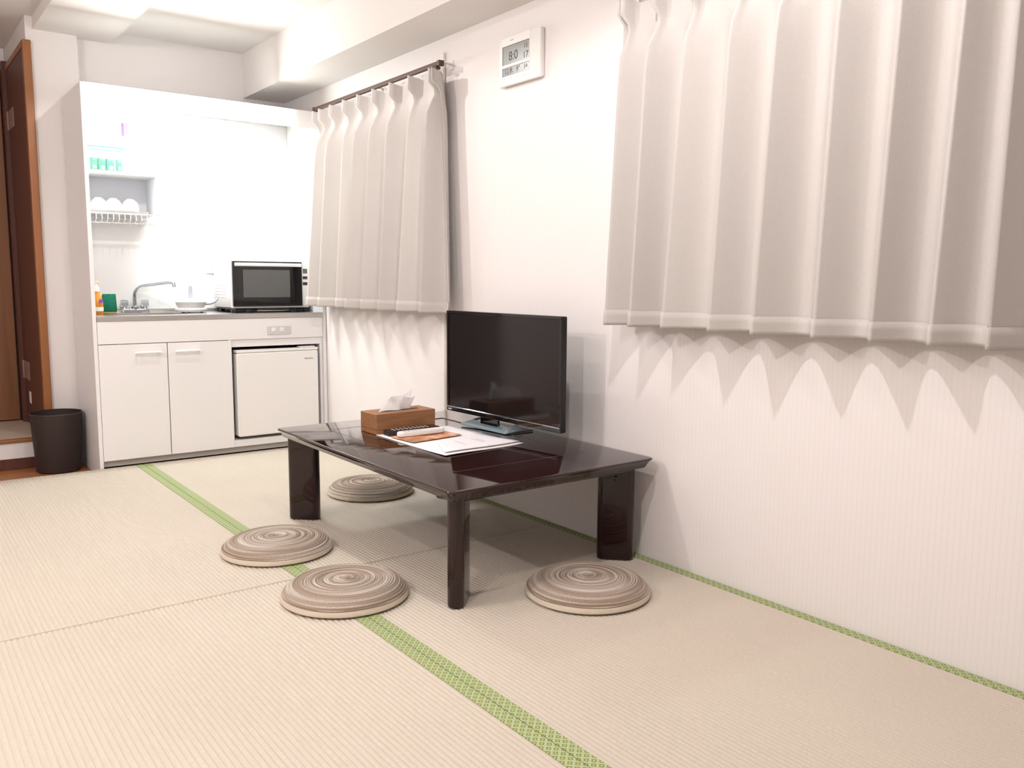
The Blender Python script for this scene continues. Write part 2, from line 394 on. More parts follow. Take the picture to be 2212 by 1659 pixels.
# ------------------------------------------------------------------ curtains
def curtain(name, label, cr_top, cr_hem, z_top, z_hem, xbase=-.045, amp=.115, rail=None):
    """cr_* = y of [edge, crest..., edge] at top and at hem"""
    t = thing(name, label, 'curtain', (xbase, (cr_hem[0]+cr_hem[-1])/2, z_hem))
    inv = Vector((-t.location.x, -t.location.y, -t.location.z))
    n = len(cr_top); SEG = 14
    zs = [z_top, z_top-.004, z_top-.03, z_top-.06, z_top-.085, z_top-.11, z_top-.14, z_top-.19, z_top-.26, z_top-.36]
    k = 14
    for i in range(1, k+1): zs.append(z_top-.36-(z_top-.36-z_hem)*i/k)
    rnd = random.Random(len(name)*7+n)
    ampv = [rnd.uniform(.82, 1.08) for _ in range(n)]; ampv[0] = .42; ampv[-1] = .42
    def pt(i, s, z, off=0):
        f = (z_top-z)/(z_top-z_hem); f = max(0, min(1, f))
        ya = cr_top[i]*(1-f)+cr_hem[i]*f; yb = cr_top[i+1]*(1-f)+cr_hem[i+1]*f
        y = ya+(yb-ya)*s
        d = z_top-z
        # sharpness: pinch pleat near the top, rolling wave below
        open_ = min(1, max(0, (d-.07)/.15)); open_ = open_*open_*(3-2*open_)
        c = abs(math.cos(PI*s))                               # 1 at crests, 0 at valley
        dist = min(s, 1-s)*abs(yb-ya)
        a0 = (ampv[i]*(1-s)+ampv[i+1]*s)
        wave = a0*(.62*(1-math.sin(PI*s)**.9)+.38*(.5+.5*math.cos(2*PI*s)))
        pin = math.exp(-(dist/.0125)**4)
        pinw = pin*(.60 if d < .07 else .60*(1-min(1, (d-.07)/.02))+.22*min(1, (d-.07)/.02))+.16
        h = pinw*(1-open_)+wave*open_*(.80+.20*f)
        belly = .012*open_*math.sin(3*y+z)
        if d < .03: z -= .013*(1-pin)*(1-d/.03)
        return Vector((xbase-amp*h-.004-belly*.3+off, y, z))+inv
    def sheet(zl, off):
        bm = bmesh.new(); rows = []
        for z in zl:
            row = []
            for i in range(n-1):
                ss = [0, .03, .06, .09, .13, .2, .3, .4, .5, .6, .7, .8, .87, .91, .94, .97]
                for s in ss: row.append(bm.verts.new(pt(i, s, z, off)))
            row.append(bm.verts.new(pt(n-2, 1, z, off)))
            rows.append(row)
        for a, b_ in zip(rows, rows[1:]):
            for j in range(len(a)-1): bm.faces.new((a[j], a[j+1], b_[j+1], b_[j]))
        return bm
    o = obj('panel', sheet(zs, 0), m_curtain, t, smooth='all')
    md = o.modifiers.new('s', 'SOLIDIFY'); md.thickness = .0018
    o2 = obj('hem', sheet([z_hem+.052, z_hem+.030, z_hem+.010, z_hem-.0015], -.0024), m_curtain, t, smooth='all')
    md = o2.modifiers.new('s', 'SOLIDIFY'); md.thickness = .0014
    for i in range(1, n-1):
        y = cr_top[i]
        hk = tube([Vector((xbase-.012, y, z_top-.02))+inv, Vector((xbase-.016, y, z_top+.004))+inv, Vector((xbase-.008, y, z_top+.012))+inv], .0022, 6)
        obj('hook', hk, m_whiteg, t, smooth=True)
    return t
c2 = curtain('curtain', 'smaller beige pleated curtain hanging beside the kitchen, ending below counter height',
             [4.66, 4.575, 4.435, 4.275, 4.109, 3.942, 3.766, 3.585, 3.403, 3.372],
             [4.80, 4.712, 4.553, 4.378, 4.213, 4.041, 3.859, 3.703, 3.449, 3.300], 1.944, .846)
c1 = curtain('curtain', 'large beige pleated curtain at the right edge hanging over the bare wall',
             [2.185, 2.165, 2.025, 1.875, 1.70, 1.53, 1.35, 1.175, 1.02, .90, .75, .60, .50],
             [2.215, 2.205, 2.063, 1.936, 1.737, 1.568, 1.375, 1.205, 1.054, .907, .75, .60, .50], 1.944, .848)
def rail(y0, y1, label):
    t = thing('curtain_rail', label, 'curtain rail', (-.08, (y0+y1)/2, 1.97))
    yc = (y0+y1)/2
    obj('track', B(-.011, .011, y0-yc, y1-yc, -.008, .010, .002), m_brown, t)
    for y in (y0, y1):
        obj('end_cap', B(-.014, .014, y-yc-.008, y-yc+.012, -.012, .012, .002), m_brown, t)
    for y in (y0+.03, yc, y1-.05):
        obj('bracket', B(0, .08, y-yc-.009, y-yc+.009, .010, .016, .001), m_conduit, t)
        obj('wall_plate', B(.076, .08, y-yc-.012, y-yc+.012, -.012, .028, .001), m_conduit, t)
    obj('end_runner', B(-.012, .012, y0-yc+.02, y0-yc+.045, -.022, -.010, .002), m_brown, t)
rail(3.385, 4.74, 'brown metal rail carrying the smaller curtain beside the kitchen')
rail(.45, 2.22, 'brown metal rail at the top right above the large curtain')

# ------------------------------------------------------------------ kitchen unit
XP = -1.298
ks = thing('kitchen_surround', 'white full-height kitchen surround framing the brightly lit kitchenette', 'kitchen unit', (0, YK, 0))
def kb(x0, x1, y0, y1, z0, z1, bev=.0): return B(x0, x1, y0-YK, y1-YK, z0, z1, bev, 1)
obj('side_panel', kb(XP, XP+.019, YK, YN-.005, -.049, 1.974, .001), m_white, ks)
obj('side_panel', kb(-.022, -.003, YK, YN-.005, 0.001, 1.974, .001), m_white, ks)
obj('top_panel', kb(XP+.02, -.023, YK+.02, YN-.012, 1.956, 1.973), m_white, ks)
obj('back_panel', kb(XP+.02, -.023, YN-.011, YN-.005, .82, 1.955), m_white, ks)
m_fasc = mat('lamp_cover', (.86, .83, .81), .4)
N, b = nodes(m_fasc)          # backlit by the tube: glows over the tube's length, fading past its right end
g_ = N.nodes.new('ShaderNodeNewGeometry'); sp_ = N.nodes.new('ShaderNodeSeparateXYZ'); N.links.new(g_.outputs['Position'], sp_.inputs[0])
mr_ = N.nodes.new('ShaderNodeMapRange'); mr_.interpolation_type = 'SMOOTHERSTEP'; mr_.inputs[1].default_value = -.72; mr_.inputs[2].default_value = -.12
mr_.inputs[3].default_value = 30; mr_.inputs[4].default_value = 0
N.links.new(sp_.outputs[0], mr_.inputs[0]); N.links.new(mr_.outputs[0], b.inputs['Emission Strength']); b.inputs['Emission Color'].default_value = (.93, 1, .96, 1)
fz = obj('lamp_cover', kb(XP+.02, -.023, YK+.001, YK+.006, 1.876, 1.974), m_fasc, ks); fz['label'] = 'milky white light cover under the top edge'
obj('glow_blocker', kb(XP+.022, -.025, YK+.0075, YK+.010, 1.878, 1.9555), m_white, ks)  # unseen plate added to keep the cover's glow out of the niche
m_tube = mat('tube_glow', (1, 1, 1), .5, em=((.9, 1, .97), 6))
obj('lamp_tube', tube([(-1.15, .045, 1.925), (-.42, .045, 1.925)], .013, 14), m_tube, ks, smooth=True)
obj('lamp_holder', kb(-1.2, -.38, YK+.03, YK+.06, 1.942, 1.955), m_whiteg, ks)

sc = thing('sink_cabinet', 'white sink base cabinet with two handled doors and an open fridge bay', 'cabinet', (0, YK, 0))
XC0, XC1 = XP+.021, -.024
obj('apron_panel', kb(XC0, XC1, YK+.002, YK+.02, .655, .774, .001), m_white, sc)
obj('carcass_side', kb(XC0, XC0+.016, YK+.022, YN-.02, .036, .774), m_white, sc)
obj('partition', kb(-.598, -.582, YK+.003, YN-.02, .036, .654), m_white, sc)
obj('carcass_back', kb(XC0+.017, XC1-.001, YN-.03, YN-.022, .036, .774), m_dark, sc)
obj('carcass_floor', kb(XC0+.017, -.599, YK+.022, YN-.032, .036, .05), m_white, sc)
obj('bay_floor', kb(-.581, XC1, YK+.004, YN-.032, .036, .074), m_white, sc)
obj('bay_top_rail', kb(-.581, XC1, YK+.014, YK+.03, .612, .654), m_white, sc)
obj('bay_lining', kb(-.040, -.024, YK+.016, YN-.032, .075, .611), m_white, sc)
obj('toe_kick', kb(XC0, XC1, YK+.03, YK+.045, .0005, .0355), m_grey, sc)
def cab_door(x0, x1, hx):
    d = obj('door', kb(x0, x1, YK+.001, YK+.019, .036, .6515, .001), m_white, sc)
    h = bmesh.new()
    tube([(hx-.062, -.022, .603), (hx-.055, -.028, .606), (hx+.055, -.028, .606), (hx+.062, -.022, .603)], .0065, 10, h)
    for sx in (-1, 1): tube([(hx+sx*.055, .003, .600), (hx+sx*.055, -.026, .605)], .005, 8, h)
    hh = obj('handle', h, m_whiteg, d, smooth=True)
    obj('handle_strip', B(hx-.05, hx+.05, -.030, -.026, .609, .6115), m_chrome, d)
cab_door(XC0, -.9345, -1.036)
cab_door(-.9305, -.584, -.829)
ol = obj('power_outlet', kb(-.372, -.228, YK-.004, YK+.003, .677, .726, .002), mat('outlet_plate', (.62, .60, .60), .4), sc); ol['label'] = 'white double socket on the apron panel'
for x in (-.335, -.285):
    obj('socket', kb(x-.014, x+.014, YK-.0075, YK-.003, .694, .718, .002), m_white, ol)
    obj('socket_slots', kb(x+.004, x+.006, YK-.008, YK-.007, .700, .706), m_ink, ol)

# fridge
fx0, fx1 = -.560, -.064
fr_ = thing('mini_fridge', 'small white fridge standing in the bay of the sink cabinet', 'fridge', ((fx0+fx1)/2, YK+.006, .0745))
fxc = (fx0+fx1)/2; fw = (fx1-fx0)/2
obj('body', B(-fw+.012, fw-.012, .045, .42, .012, .505, .006), m_whiteg, fr_)
dd = obj('door', loft([[(x, y, z) for (x, z) in rrect(-fw+i, fw-i, .018+i, .502-i, .012)] for y, i in ((.040, 0), (-.012, 0), (-.018, .006))]), m_whiteg, fr_)
obj('top_trim', B(-fw, fw, -.016, .044, .504, .520, .003), m_whiteg, fr_)
obj('hinge_cap', B(fw-.11, fw-.012, .0, .045, .5205, .527, .002), m_whiteg, fr_)
obj('gasket', B(-fw+.006, fw-.006, .0405, .0445, .02, .50), m_grey, fr_)
text('brand_mark', 'Abitelax', .017, mat('brand_grey', (.22, .2, .2), .5), fr_, face_y(fw-.062, -.0185, .455), .0002, shear=.35)
for x in (-fw+.04, fw-.04):
    for y in (.08, .38): obj('foot', lathe([(0, 0), (.014, 0), (.014, .013), (0, .013)], 12, cx=x, cy=y), m_black, fr_)

# worktop with sink
wt = thing('worktop', 'stainless steel worktop with sink along the kitchenette', 'worktop', (XC0, YK, .775))
WL = XC1-XC0
bm = bmesh.new()
sx0, sx1, sy0, sy1 = .12, .50, .10, .40        # bowl opening
for (a, c, d, e) in ((0, sx0, 0, .492), (sx1, WL, 0, .492), (sx0, sx1, 0, sy0), (sx0, sx1, sy1, .492)):
    box(bm, a, c, d, e, .018, .026)
box(bm, 0, WL, -.002, .012, .0, .026, .001)
obj('slab', bm, m_steel, wt)
bm = bmesh.new()
for (a, c, d, e, z0, z1) in ((sx0, sx1, sy0, sy1, -.13, -.127), (sx0, sx0+.003, sy0, sy1, -.127, .018), (sx1-.003, sx1, sy0, sy1, -.127, .018), (sx0, sx1, sy0, sy0+.003, -.127, .018), (sx0, sx1, sy1-.003, sy1, -.127, .018)):
    box(bm, a, c, d, e, z0, z1)
obj('sink_bowl', bm, m_steel, wt)
obj('upstand', B(0, WL, .480, .492, .026, .042, .002), m_steel, wt)
ZT = .8012

# faucet
fa = thing('faucet', 'chrome kitchen tap with curved spout and two clear knobs', 'tap', (-.981, 5.280, ZT))
obj('base', loft([[(x, y, z) for x, y in rrect(-.078+i, .078-i, -.02+i, .02-i, .012)] for z, i in ((0, 0), (.018, .002), (.022, .006))]), m_chrome, fa, smooth=True)
sp = []
sp += [(0, 0, .02), (0, 0, .07), (0, -.001, .10)]
for k in range(1, 9):
    a = R(90*k/9); sp.append((.055*(1-math.cos(a)), -.004*k, .10+.055*math.sin(a)))
sp += [(.10, -.06, .163), (.150, -.095, .172), (.178, -.115, .175)]
obj('spout', tube(sp, .0095, 14), m_chrome, fa, smooth=True)
obj('spout_tip', tube([(.178, -.115, .176), (.189, -.123, .170), (.191, -.125, .148)], [.0095, .011, .011], 14), m_chrome, fa, smooth=True)
obj('collar', lathe([(0, .018), (.018, .018), (.018, .034), (.011, .040), (0, .04)], 20), m_chrome, fa, smooth=True)
for x in (-.056, .056):
    obj('knob_base', lathe([(0, .018), (.013, .018), (.011, .034), (0, .034)], 16, cx=x), m_chrome, fa, smooth=True)
    obj('knob', lathe([(0, .034), (.014, .034), (.021, .042), (.021, .068), (.015, .074), (0, .074)], 8, cx=x), m_clear, fa)
obj('red_dot', lathe([(0, 0), (.003, 0), (.003, .0006), (0, .0006)], 10, cx=-.035, cy=-.015), mat('red_mark', (.3, .02, .02), .4), fa, loc=(0, 0, .0225))

# soap bottle
sb = thing('soap_bottle', 'orange dish soap bottle squeezed in beside the left kitchen panel', 'bottle', (-1.222, 5.06, ZT))
obj('body', lathe([(0, 0), (.026, 0), (.028, .01), (.028, .07), (.020, .10), (.011, .115), (.011, .125), (0, .125)], 20), m_orange, sb, smooth=True)
lb = obj('label_band', lathe([(.0285, .02), (.0287, .02), (.0287, .042), (.0285, .042)], 20), m_whiteg, sb); lb['label'] = 'white band on the bottle'
obj('purple_patch', lathe([(0, 0), (.0105, 0), (.0105, .002), (0, .002)], 14), mat('purple_print', (.25, .07, .6), .5), sb, loc=(.012, -.0275, .075)).rotation_euler = (R(90), 0, 0)
obj('cap', lathe([(0, .125), (.012, .125), (.012, .15), (.005, .153), (.005, .17), (0, .17)], 14), m_whiteg, sb, smooth=True)
obj('nozzle', B(-.006, .012, -.006, .006, .166, .180, .003), mat('pale_orange', (.9, .5, .25), .4), sb)

# sponge
sg = thing('sponge', 'green and yellow scouring sponge standing upright by the tap', 'sponge', (-1.155, 5.10, ZT), R(-6))
bm = bmesh.new(); box(bm, -.042, .042, 0, .030, 0, .112, .008, 3)
for v in bm.verts: v.co.y += v.co.z*.18; v.co.x *= (1-.9*v.co.z)
obj('foam', bm, m_sponge, sg, smooth=True)
bm = bmesh.new(); box(bm, -.036, .040, -.008, .0, .016, .112, .003, 2)
for v in bm.verts: v.co.y += v.co.z*.18; v.co.x *= (1-.9*v.co.z)
obj('scourer', bm, m_scour, sg, smooth=True)

# hot plate with pan
hp = thing('hot_plate', 'thin white hot plate under the small white pan', 'hot plate', (-.705, 5.14, ZT))
obj('plate', lathe([(0, .006), (.085, .006), (.088, .012), (.088, .022), (.082, .028), (0, .028)], 40), m_whiteg, hp, smooth=True)
for a in range(3): obj('foot', lathe([(0, 0), (.008, 0), (.008, .007), (0, .007)], 10, cx=.06*math.cos(a*2.1), cy=.06*math.sin(a*2.1)), m_black, hp)
fp = thing('frying_pan', 'small white pan with curved grey handle on the hot plate', 'pan', (-.705, 5.14, ZT+.0285))
obj('body', lathe([(0, 0), (.068, 0), (.080, .012), (.086, .034), (.083, .034), (.077, .013), (.066, .004), (0, .004)], 40), m_whiteg, fp, smooth=True)
obj('handle', tube([(.082, -.01, .022), (.11, -.012, .024), (.135, -.014, .034), (.152, -.016, .052)], [.008, .008, .007, .006], 10), mat('grey_handle', (.5, .5, .55), .35), fp, smooth=True)
ld = obj('lid', lathe([(0, .052), (.03, .050), (.06, .044), (.084, .036), (.086, .0345), (0, .0345)], 40), mat('pan_lid', (.86, .86, .86), .15), fp, smooth=True)
obj('lid_handle', loft([[(x, y, z) for x, z in rrect(-.0095, .0095, .052, .128, .009)] for y in (-.008, .008)]), mat('lid_grip', (.42, .42, .48), .3), ld, smooth=True)

# microwave on its stand
stn = thing('microwave_stand', 'low black and silver stand under the microwave', 'stand', (-.28, 5.0, ZT))
obj('shelf', B(-.22, .235, -.02, .29, .018, .027, .002), m_black, stn)
obj('front_bar', tube([(-.24, -.03, .012), (-.1, -.03, .010), (-.08, -.03, .020), (.10, -.03, .020), (.12, -.03, .010), (.235, -.03, .012)], .0045, 8), m_black, stn, smooth=True)
for x, y in ((-.235, -.03), (-.150, -.04), (.13, -.04), (.215, -.03), (-.2, .27), (.2, .27)):
    obj('foot', B(x-.013, x+.013, y-.012, y+.012, 0, .0185, .002), m_black, stn)
obj('drip_tray', B(-.14, .14, -.015, .2, .006, .014, .003), m_steel, stn)
mw = thing('microwave', 'white microwave oven with black glass door on the worktop', 'microwave', (-.282, 4.98, ZT+.028))
hw = .238; mh = .276
obj('body', B(-hw, hw, .012, .31, .0, mh, .006), m_whiteg, mw, smooth=True)
obj('front_frame', B(-hw, hw, -.004, .014, 0, mh, .003), m_whiteg, mw)
dr = obj('door', B(-hw+.006, .193, -.018, -.0045, .010, mh-.003, .002), m_glossblack, mw)
m_win = mat('microwave_window', (.10, .10, .10), .22, var=(500, .7, (.16, .155, .15)))
obj('window', B(-.172, .115, -.0195, -.018, .062, .224, .0005, 1), m_win, dr)
obj('handle_bar', B(-hw+.016, .186, -.034, -.018, .243, .264, .005, 3), mat('pinkish_handle', (.85, .80, .80), .3), dr, smooth=True)
obj('bottom_strip', B(-hw, hw, -.006, -.003, 0, .008), m_whiteg, mw)
cp_ = obj('control_panel', B(.195, hw, -.010, -.0045, .010, mh-.003, .001), m_whiteg, mw)
obj('display', B(.202, .230, -.0115, -.010, .205, .233), mat('dim_display', (.12, .12, .13), .3), cp_)
for z in (.150, .186): obj('button_dark', B(.200, .230, -.0112, -.010, z-.016, z+.002), m_lcdink, cp_)
for z in (.03, .055, .08, .105): obj('button', B(.204, .230, -.0112, -.010, z, z+.014, .001, 1), m_whiteg, cp_)
bm = bmesh.new()
for i in range(6):
    for j in range(5): box(bm, -hw-.0006, -hw+.0005, .10+i*.032, .110+i*.032, .055+j*.018, .060+j*.018)
o = obj('vent_slots', bm, m_ink, mw); o['kind'] = 'stuff'
obj('top_button', B(-.03, .02, .05, .09, mh, mh+.004, .001, 1), m_grey, mw)

# wall socket in the niche
ws = tag(obj('wall_socket', kb(-.562, -.496, YN-.020, YN-.0115, 1.030, 1.165, .003), m_whiteg), 'white wall socket on the tiled-white kitchenette back between pan and microwave', 'socket')
ws.location = (0, YK, 0)
ws['label'] = 'white wall socket on the bright kitchenette back, above the small pan'
for z in (1.085, 1.135):
    for x in (-.537, -.523): obj('slot', kb(x-.001, x+.001, YN-.0215, YN-.0195, z-.005, z+.005), m_ink, ws)
obj('lower_line', kb(-.535, -.522, YN-.0212, YN-.0195, 1.056, 1.059), m_ink, ws)

# dish shelf
ds = thing('dish_shelf', 'white wall shelf with side panel and wire rack above the sink', 'shelf', (-1.054, YN-.012, 1.297))
sx, ex = -.236, .178
obj('shelf_board', B(sx, ex, -.23, 0, .262, .278, .001), m_white, ds)
m_side = mat('frosted_side', (.74, .75, .80), .4)
obj('side_panel', B(ex-.012, ex, -.23, 0, .055, .262), m_side, ds)
obj('side_panel', B(sx, sx+.012, -.23, 0, .055, .262), m_side, ds)
obj('back_panel', B(sx+.012, ex-.012, -.006, 0, .055, .262), m_side, ds)  # blue-grey sheet standing in for the shaded wall under the shelf board
wr = obj('wire_rack', tube([(sx+.014, -.222, .052), (ex, -.222, .052)], .004, 8), m_whiteg, ds)
obj('rack_rail', tube([(sx+.014, -.012, .040), (ex, -.012, .040)], .004, 8), m_whiteg, wr)
obj('rack_rail', tube([(sx+.014, -.15, .006), (ex, -.15, .006)], .003, 8), m_whiteg, wr)
for i in range(14):
    x = sx+.03+i*.029
    obj('rack_wire', tube([(x, -.222, .052), (x+.001, -.222, .022), (x-.001, -.212, .010), (x, -.15, .006), (x, -.012, .006), (x, -.012, .04)], .0022, 6), m_whiteg, wr)
# tray and cups
tr_ = tag(obj('tray', loft([[(x, y, z) for x, y in rrect(-.17-i, .145+i, -.075-i, .075+i, .05)] for z, i in ((0, -.01), (.004, 0), (.014, .008), (.014, .005), (.008, 0))]), mat('tray_beige', (.72, .68, .64), .4)), 'shallow beige tray under the cups on the wire rack', 'tray')
tr_.location = (-1.064, YN-.012-.12, 1.3545)
cup_me = None
def cup(x, label):
    global cup_me
    t = thing('cup', label, 'cup', (x-.014, YN-.012-.135, 1.3635), 0, 'cups drying on the wire rack')
    if cup_me is None:
        o = obj('bowl', lathe([(.042, 0), (.0445, .012), (.044, .03), (.040, .048), (.031, .063), (.021, .068), (.019, .074), (.016, .074), (.016, .070), (0, .068), (0, .064), (.028, .058), (.037, .046), (.041, .03), (.0415, .012), (.040, .001), (.042, 0)], 32), m_whiteg, t, smooth=True)
        cup_me = o.data
    else:
        o = bpy.data.objects.new('bowl', cup_me); C.objects.link(o); o.parent = t
cup(-1.155+.0, 'upturned white cup cut off by the kitchen panel, leftmost of the three')
cup(-1.080, 'upturned white cup in the middle of the three on the rack')
cup(-.992, 'upturned white cup, rightmost of the three on the rack')
# green packs in a clear tub
gt = thing('storage_tub', 'clear plastic tub standing on top of the dish shelf', 'container', (-1.13, YN-.13, 1.5755))
m_tub = mat('tub_plastic', (.90, .97, .98), .1)
m_tub.node_tree.nodes['Principled BSDF'].inputs['Alpha'].default_value = .03
bm = loft([[(x, y, z) for x, y in rrect(-.095-i, .095+i, -.06-i, .06+i, .015)] for z, i in ((0, -.006), (.13, 0))], cap1=False)
o = obj('wall', bm, m_tub, gt, smooth=True); o.modifiers.new('s', 'SOLIDIFY').thickness = .0015
bm = bmesh.new(); L = rrect(-.099, .099, -.064, .064, .017)
pts = [(x, y, .130) for x, y in L]; tube(pts+[pts[0], pts[1]], .003, 6, bm, cap=False)
obj('rim', bm, mat('teal_rim', (.03, .2, .22), .3), gt, smooth=True)
def pack(x, w, lab):
    t = thing('sponge_pack', lab, 'pack', (x-.010, YN-.145, 1.579), 0, 'green packs in the tub')
    bm = B(-w, w, -.02, .02, 0, .072, .005); obj('wrap', bm, m_green, t, smooth=True)
    obj('white_print', B(-w*.3, w*.6, -.0206, -.0195, .012, .03), m_whiteg, t)
pack(-1.175, .017, 'green wrapped pack in the clear tub, the one at its left end')
pack(-1.135, .019, 'green wrapped pack in the clear tub, second from the left')
pack(-1.092, .020, 'green wrapped pack in the clear tub, third from the left')
pack(-1.046, .015, 'pale green wrapped pack in the clear tub, at its right end')
bt = thing('slim_bottle', 'slim pale lilac bottle standing near the top of the kitchenette', 'bottle', (-1.0, YN-.07, 1.5755))
obj('body', lathe([(0, 0), (.014, 0), (.015, .01), (.015, .27), (.008, .30), (.008, .33), (0, .33)], 16), m_whiteg, bt, smooth=True)
obj('label_strip', lathe([(.0153, .215), (.0156, .215), (.0156, .285), (.0153, .285)], 16), mat('lilac', (.25, .13, .30), .4), bt, smooth=True)

# ------------------------------------------------------------------ waste bin
wb = thing('waste_bin', 'round dark brown waste bin on the wooden floor beside the kitchenette', 'bin', (-1.438, 5.165, -.05))
obj('shell', lathe([(0, 0), (.104, 0), (.110, .006), (.1285, .315), (.1285, .320), (.1255, .320), (.1065, .012), (0, .010)], 56), m_bin, wb, smooth=True)
obj('rim', lathe([(.1268, .3185), (.130, .318), (.1305, .321), (.1285, .3235), (.1255, .3225)], 56), mat('bin_rim', (.07, .04, .035), .35), wb, smooth=True)

# ------------------------------------------------------------------ low table
TZ = .385
TX0, TX1, TY0, TY1 = -.898, -.040, 2.045, 3.385
tb = thing('low_table', 'low dark glossy wooden table with four thick legs, pushed against the right wall', 'table', ((TX0+TX1)/2, (TY0+TY1)/2, 0))
tcx, tcy = tb.location.x, tb.location.y
a, c = (TX1-TX0)/2, (TY1-TY0)/2
prof = [(.0, TZ), (.0015, TZ-.001), (0, TZ-.004), (.001, TZ-.0065), (.006, TZ-.010), (.014, TZ-.022), (.020, TZ-.034), (.027, TZ-.037)]
loops = []
bm = bmesh.new()
lp = [(0.004, TZ)]+[(i, z) for i, z in prof[1:]]
loops = [[(x, y, z) for x, y in rrect(-a+i, a-i, -c+i, c-i, max(.03-i*.5, .01), 8)] for i, z in lp]
loft(loops, bm)
obj('tabletop', bm, m_lacq, tb, smooth=True)
# inlaid rectangle line
def strip(x0, x1, y0, y1): box(bmg, x0, x1, y0, y1, TZ-.0004, TZ+.0003)
bmg = bmesh.new(); ix0, ix1, iy0, iy1 = -.735-tcx, -.185-tcx, 2.265-tcy, 3.215-tcy; q = .0015
strip(ix0-q, ix0+q, iy0, iy1); strip(ix1-q, ix1+q, iy0, iy1); strip(ix0, ix1, iy0-q, iy0+q); strip(ix0, ix1, iy1-q, iy1+q)
gl = obj('inlay_line', bmg, m_lacq_line, tb)
for (lx, ly, ang) in ((-.800, 2.150, 45), (-.108, 2.172, -45), (-.805, 3.315, -45), (-.118, 3.315, 45)):
    L = []
    for z, i in ((0, .006), (.004, .001), (.012, 0), (TZ-.036, 0)):
        pts = rrect(-.066+i, .066-i, -.027+i, .027-i, .0262-i*.5, 10)
        ca, sa = math.cos(R(ang)), math.sin(R(ang))
        L.append([(lx-tcx+x*ca-y*sa, ly-tcy+x*sa+y*ca, z) for x, y in pts])
    o = obj('leg', loft(L), m_lacq, tb, smooth=True)
obj('underframe', B(-a+.06, a-.06, -c+.06, c-.06, TZ-.052, TZ-.0372), m_lacq, tb)
obj('leg_bolt', lathe([(0, 0), (.006, 0), (.006, .004), (0, .004)], 10), m_black, tb, loc=(-.118-tcx-.03, 2.16-tcy-.024, .30))

# ------------------------------------------------------------------ television
yl, yr = 3.108, 2.374
TVL = math.hypot(.734, .026); ang = math.atan2(-(-.219+.245), -(yr-yl))
# local frame: +x along the screen from left (far) to right (near), -y out of the screen... build in local then rotate
tv = thing('television', 'black flat television on a stand at the back of the low table', 'television', (-.212, (yl+yr)/2, TZ+.0012), R(-90)+math.atan2(.026, .734))
hw = TVL/2; z0 = .052; z1 = z0+.432
obj('casing', loft([[(x, y, z) for x, z in rrect(-hw+i, hw-i, z0+i, z1-i, .006)] for y, i in ((0.0, .001), (.002, 0), (.022, 0), (.030, .01))]), m_black, tv, smooth=True)
obj('screen', B(-hw+.012, hw-.012, -.0012, .0, z0+.024, z1-.012), m_screen, tv)
bz = bmesh.new()
for (x0, x1, za, zb) in ((-hw, hw, z1-.012, z1), (-hw, -hw+.012, z0+.022, z1-.012), (hw-.012, hw, z0+.022, z1-.012), (-hw, hw, z0, z0+.022)):
    box(bz, x0, x1, -.005, -.0002, za, zb, .001, 1)
obj('bezel', bz, m_glossblack, tv)
ch = obj('chin_trim', B(-hw+.003, hw-.003, -.0068, -.005, z0+.017, z0+.0205, .0005, 1), m_chrome, tv); ch['label'] = 'thin bright strip under the screen'
obj('back_bulge', B(-.24, .24, .030, .052, z0+.05, z0+.30, .012), m_black, tv)
obj('badge', B(-hw+.012, -hw+.036, -.0062, -.005, z0+.006, z0+.012), m_grey, tv)
obj('neck', B(-.17, -.05, .028, .040, .004, z0+.03, .003), m_glossblack, tv)
obj('stand_base', loft([[(x, y, z) for x, y in rrect(-.278+i, .034-i, .002+i, .155-i, .012)] for z, i in ((0, 0), (.003, .001), (.0035, .004))]), m_glossblack, tv, smooth=True)
# blue-grey sloping U-shaped border of the stand: low outside, rising inwards
u = bmesh.new()
OU = [(-.285, .135, .012), (-.280, .0, .004), (.034, .0, .004), (.038, .085, .010)]
IN = [(-.245, .135, .034), (-.243, .040, .022), (.0, .040, .022), (.008, .085, .032)]
vo = [u.verts.new(p) for p in OU]; vi = [u.verts.new(p) for p in IN]
wo = [u.verts.new((p[0], p[1], p[2]-.003)) for p in OU]; wi = [u.verts.new((p[0], p[1], p[2]-.003)) for p in IN]
for i in range(3):
    u.faces.new((vo[i], vo[i+1], vi[i+1], vi[i])); u.faces.new((wo[i], wi[i], wi[i+1], wo[i+1]))
    u.faces.new((vo[i], wo[i], wo[i+1], vo[i+1])); u.faces.new((vi[i], vi[i+1], wi[i+1], wi[i]))
for i in (0, 3): u.faces.new((vo[i], vi[i], wi[i], wo[i]))
obj('stand_trim', u, m_greybl, tv)['label'] = 'blue-grey glossy border of the stand'

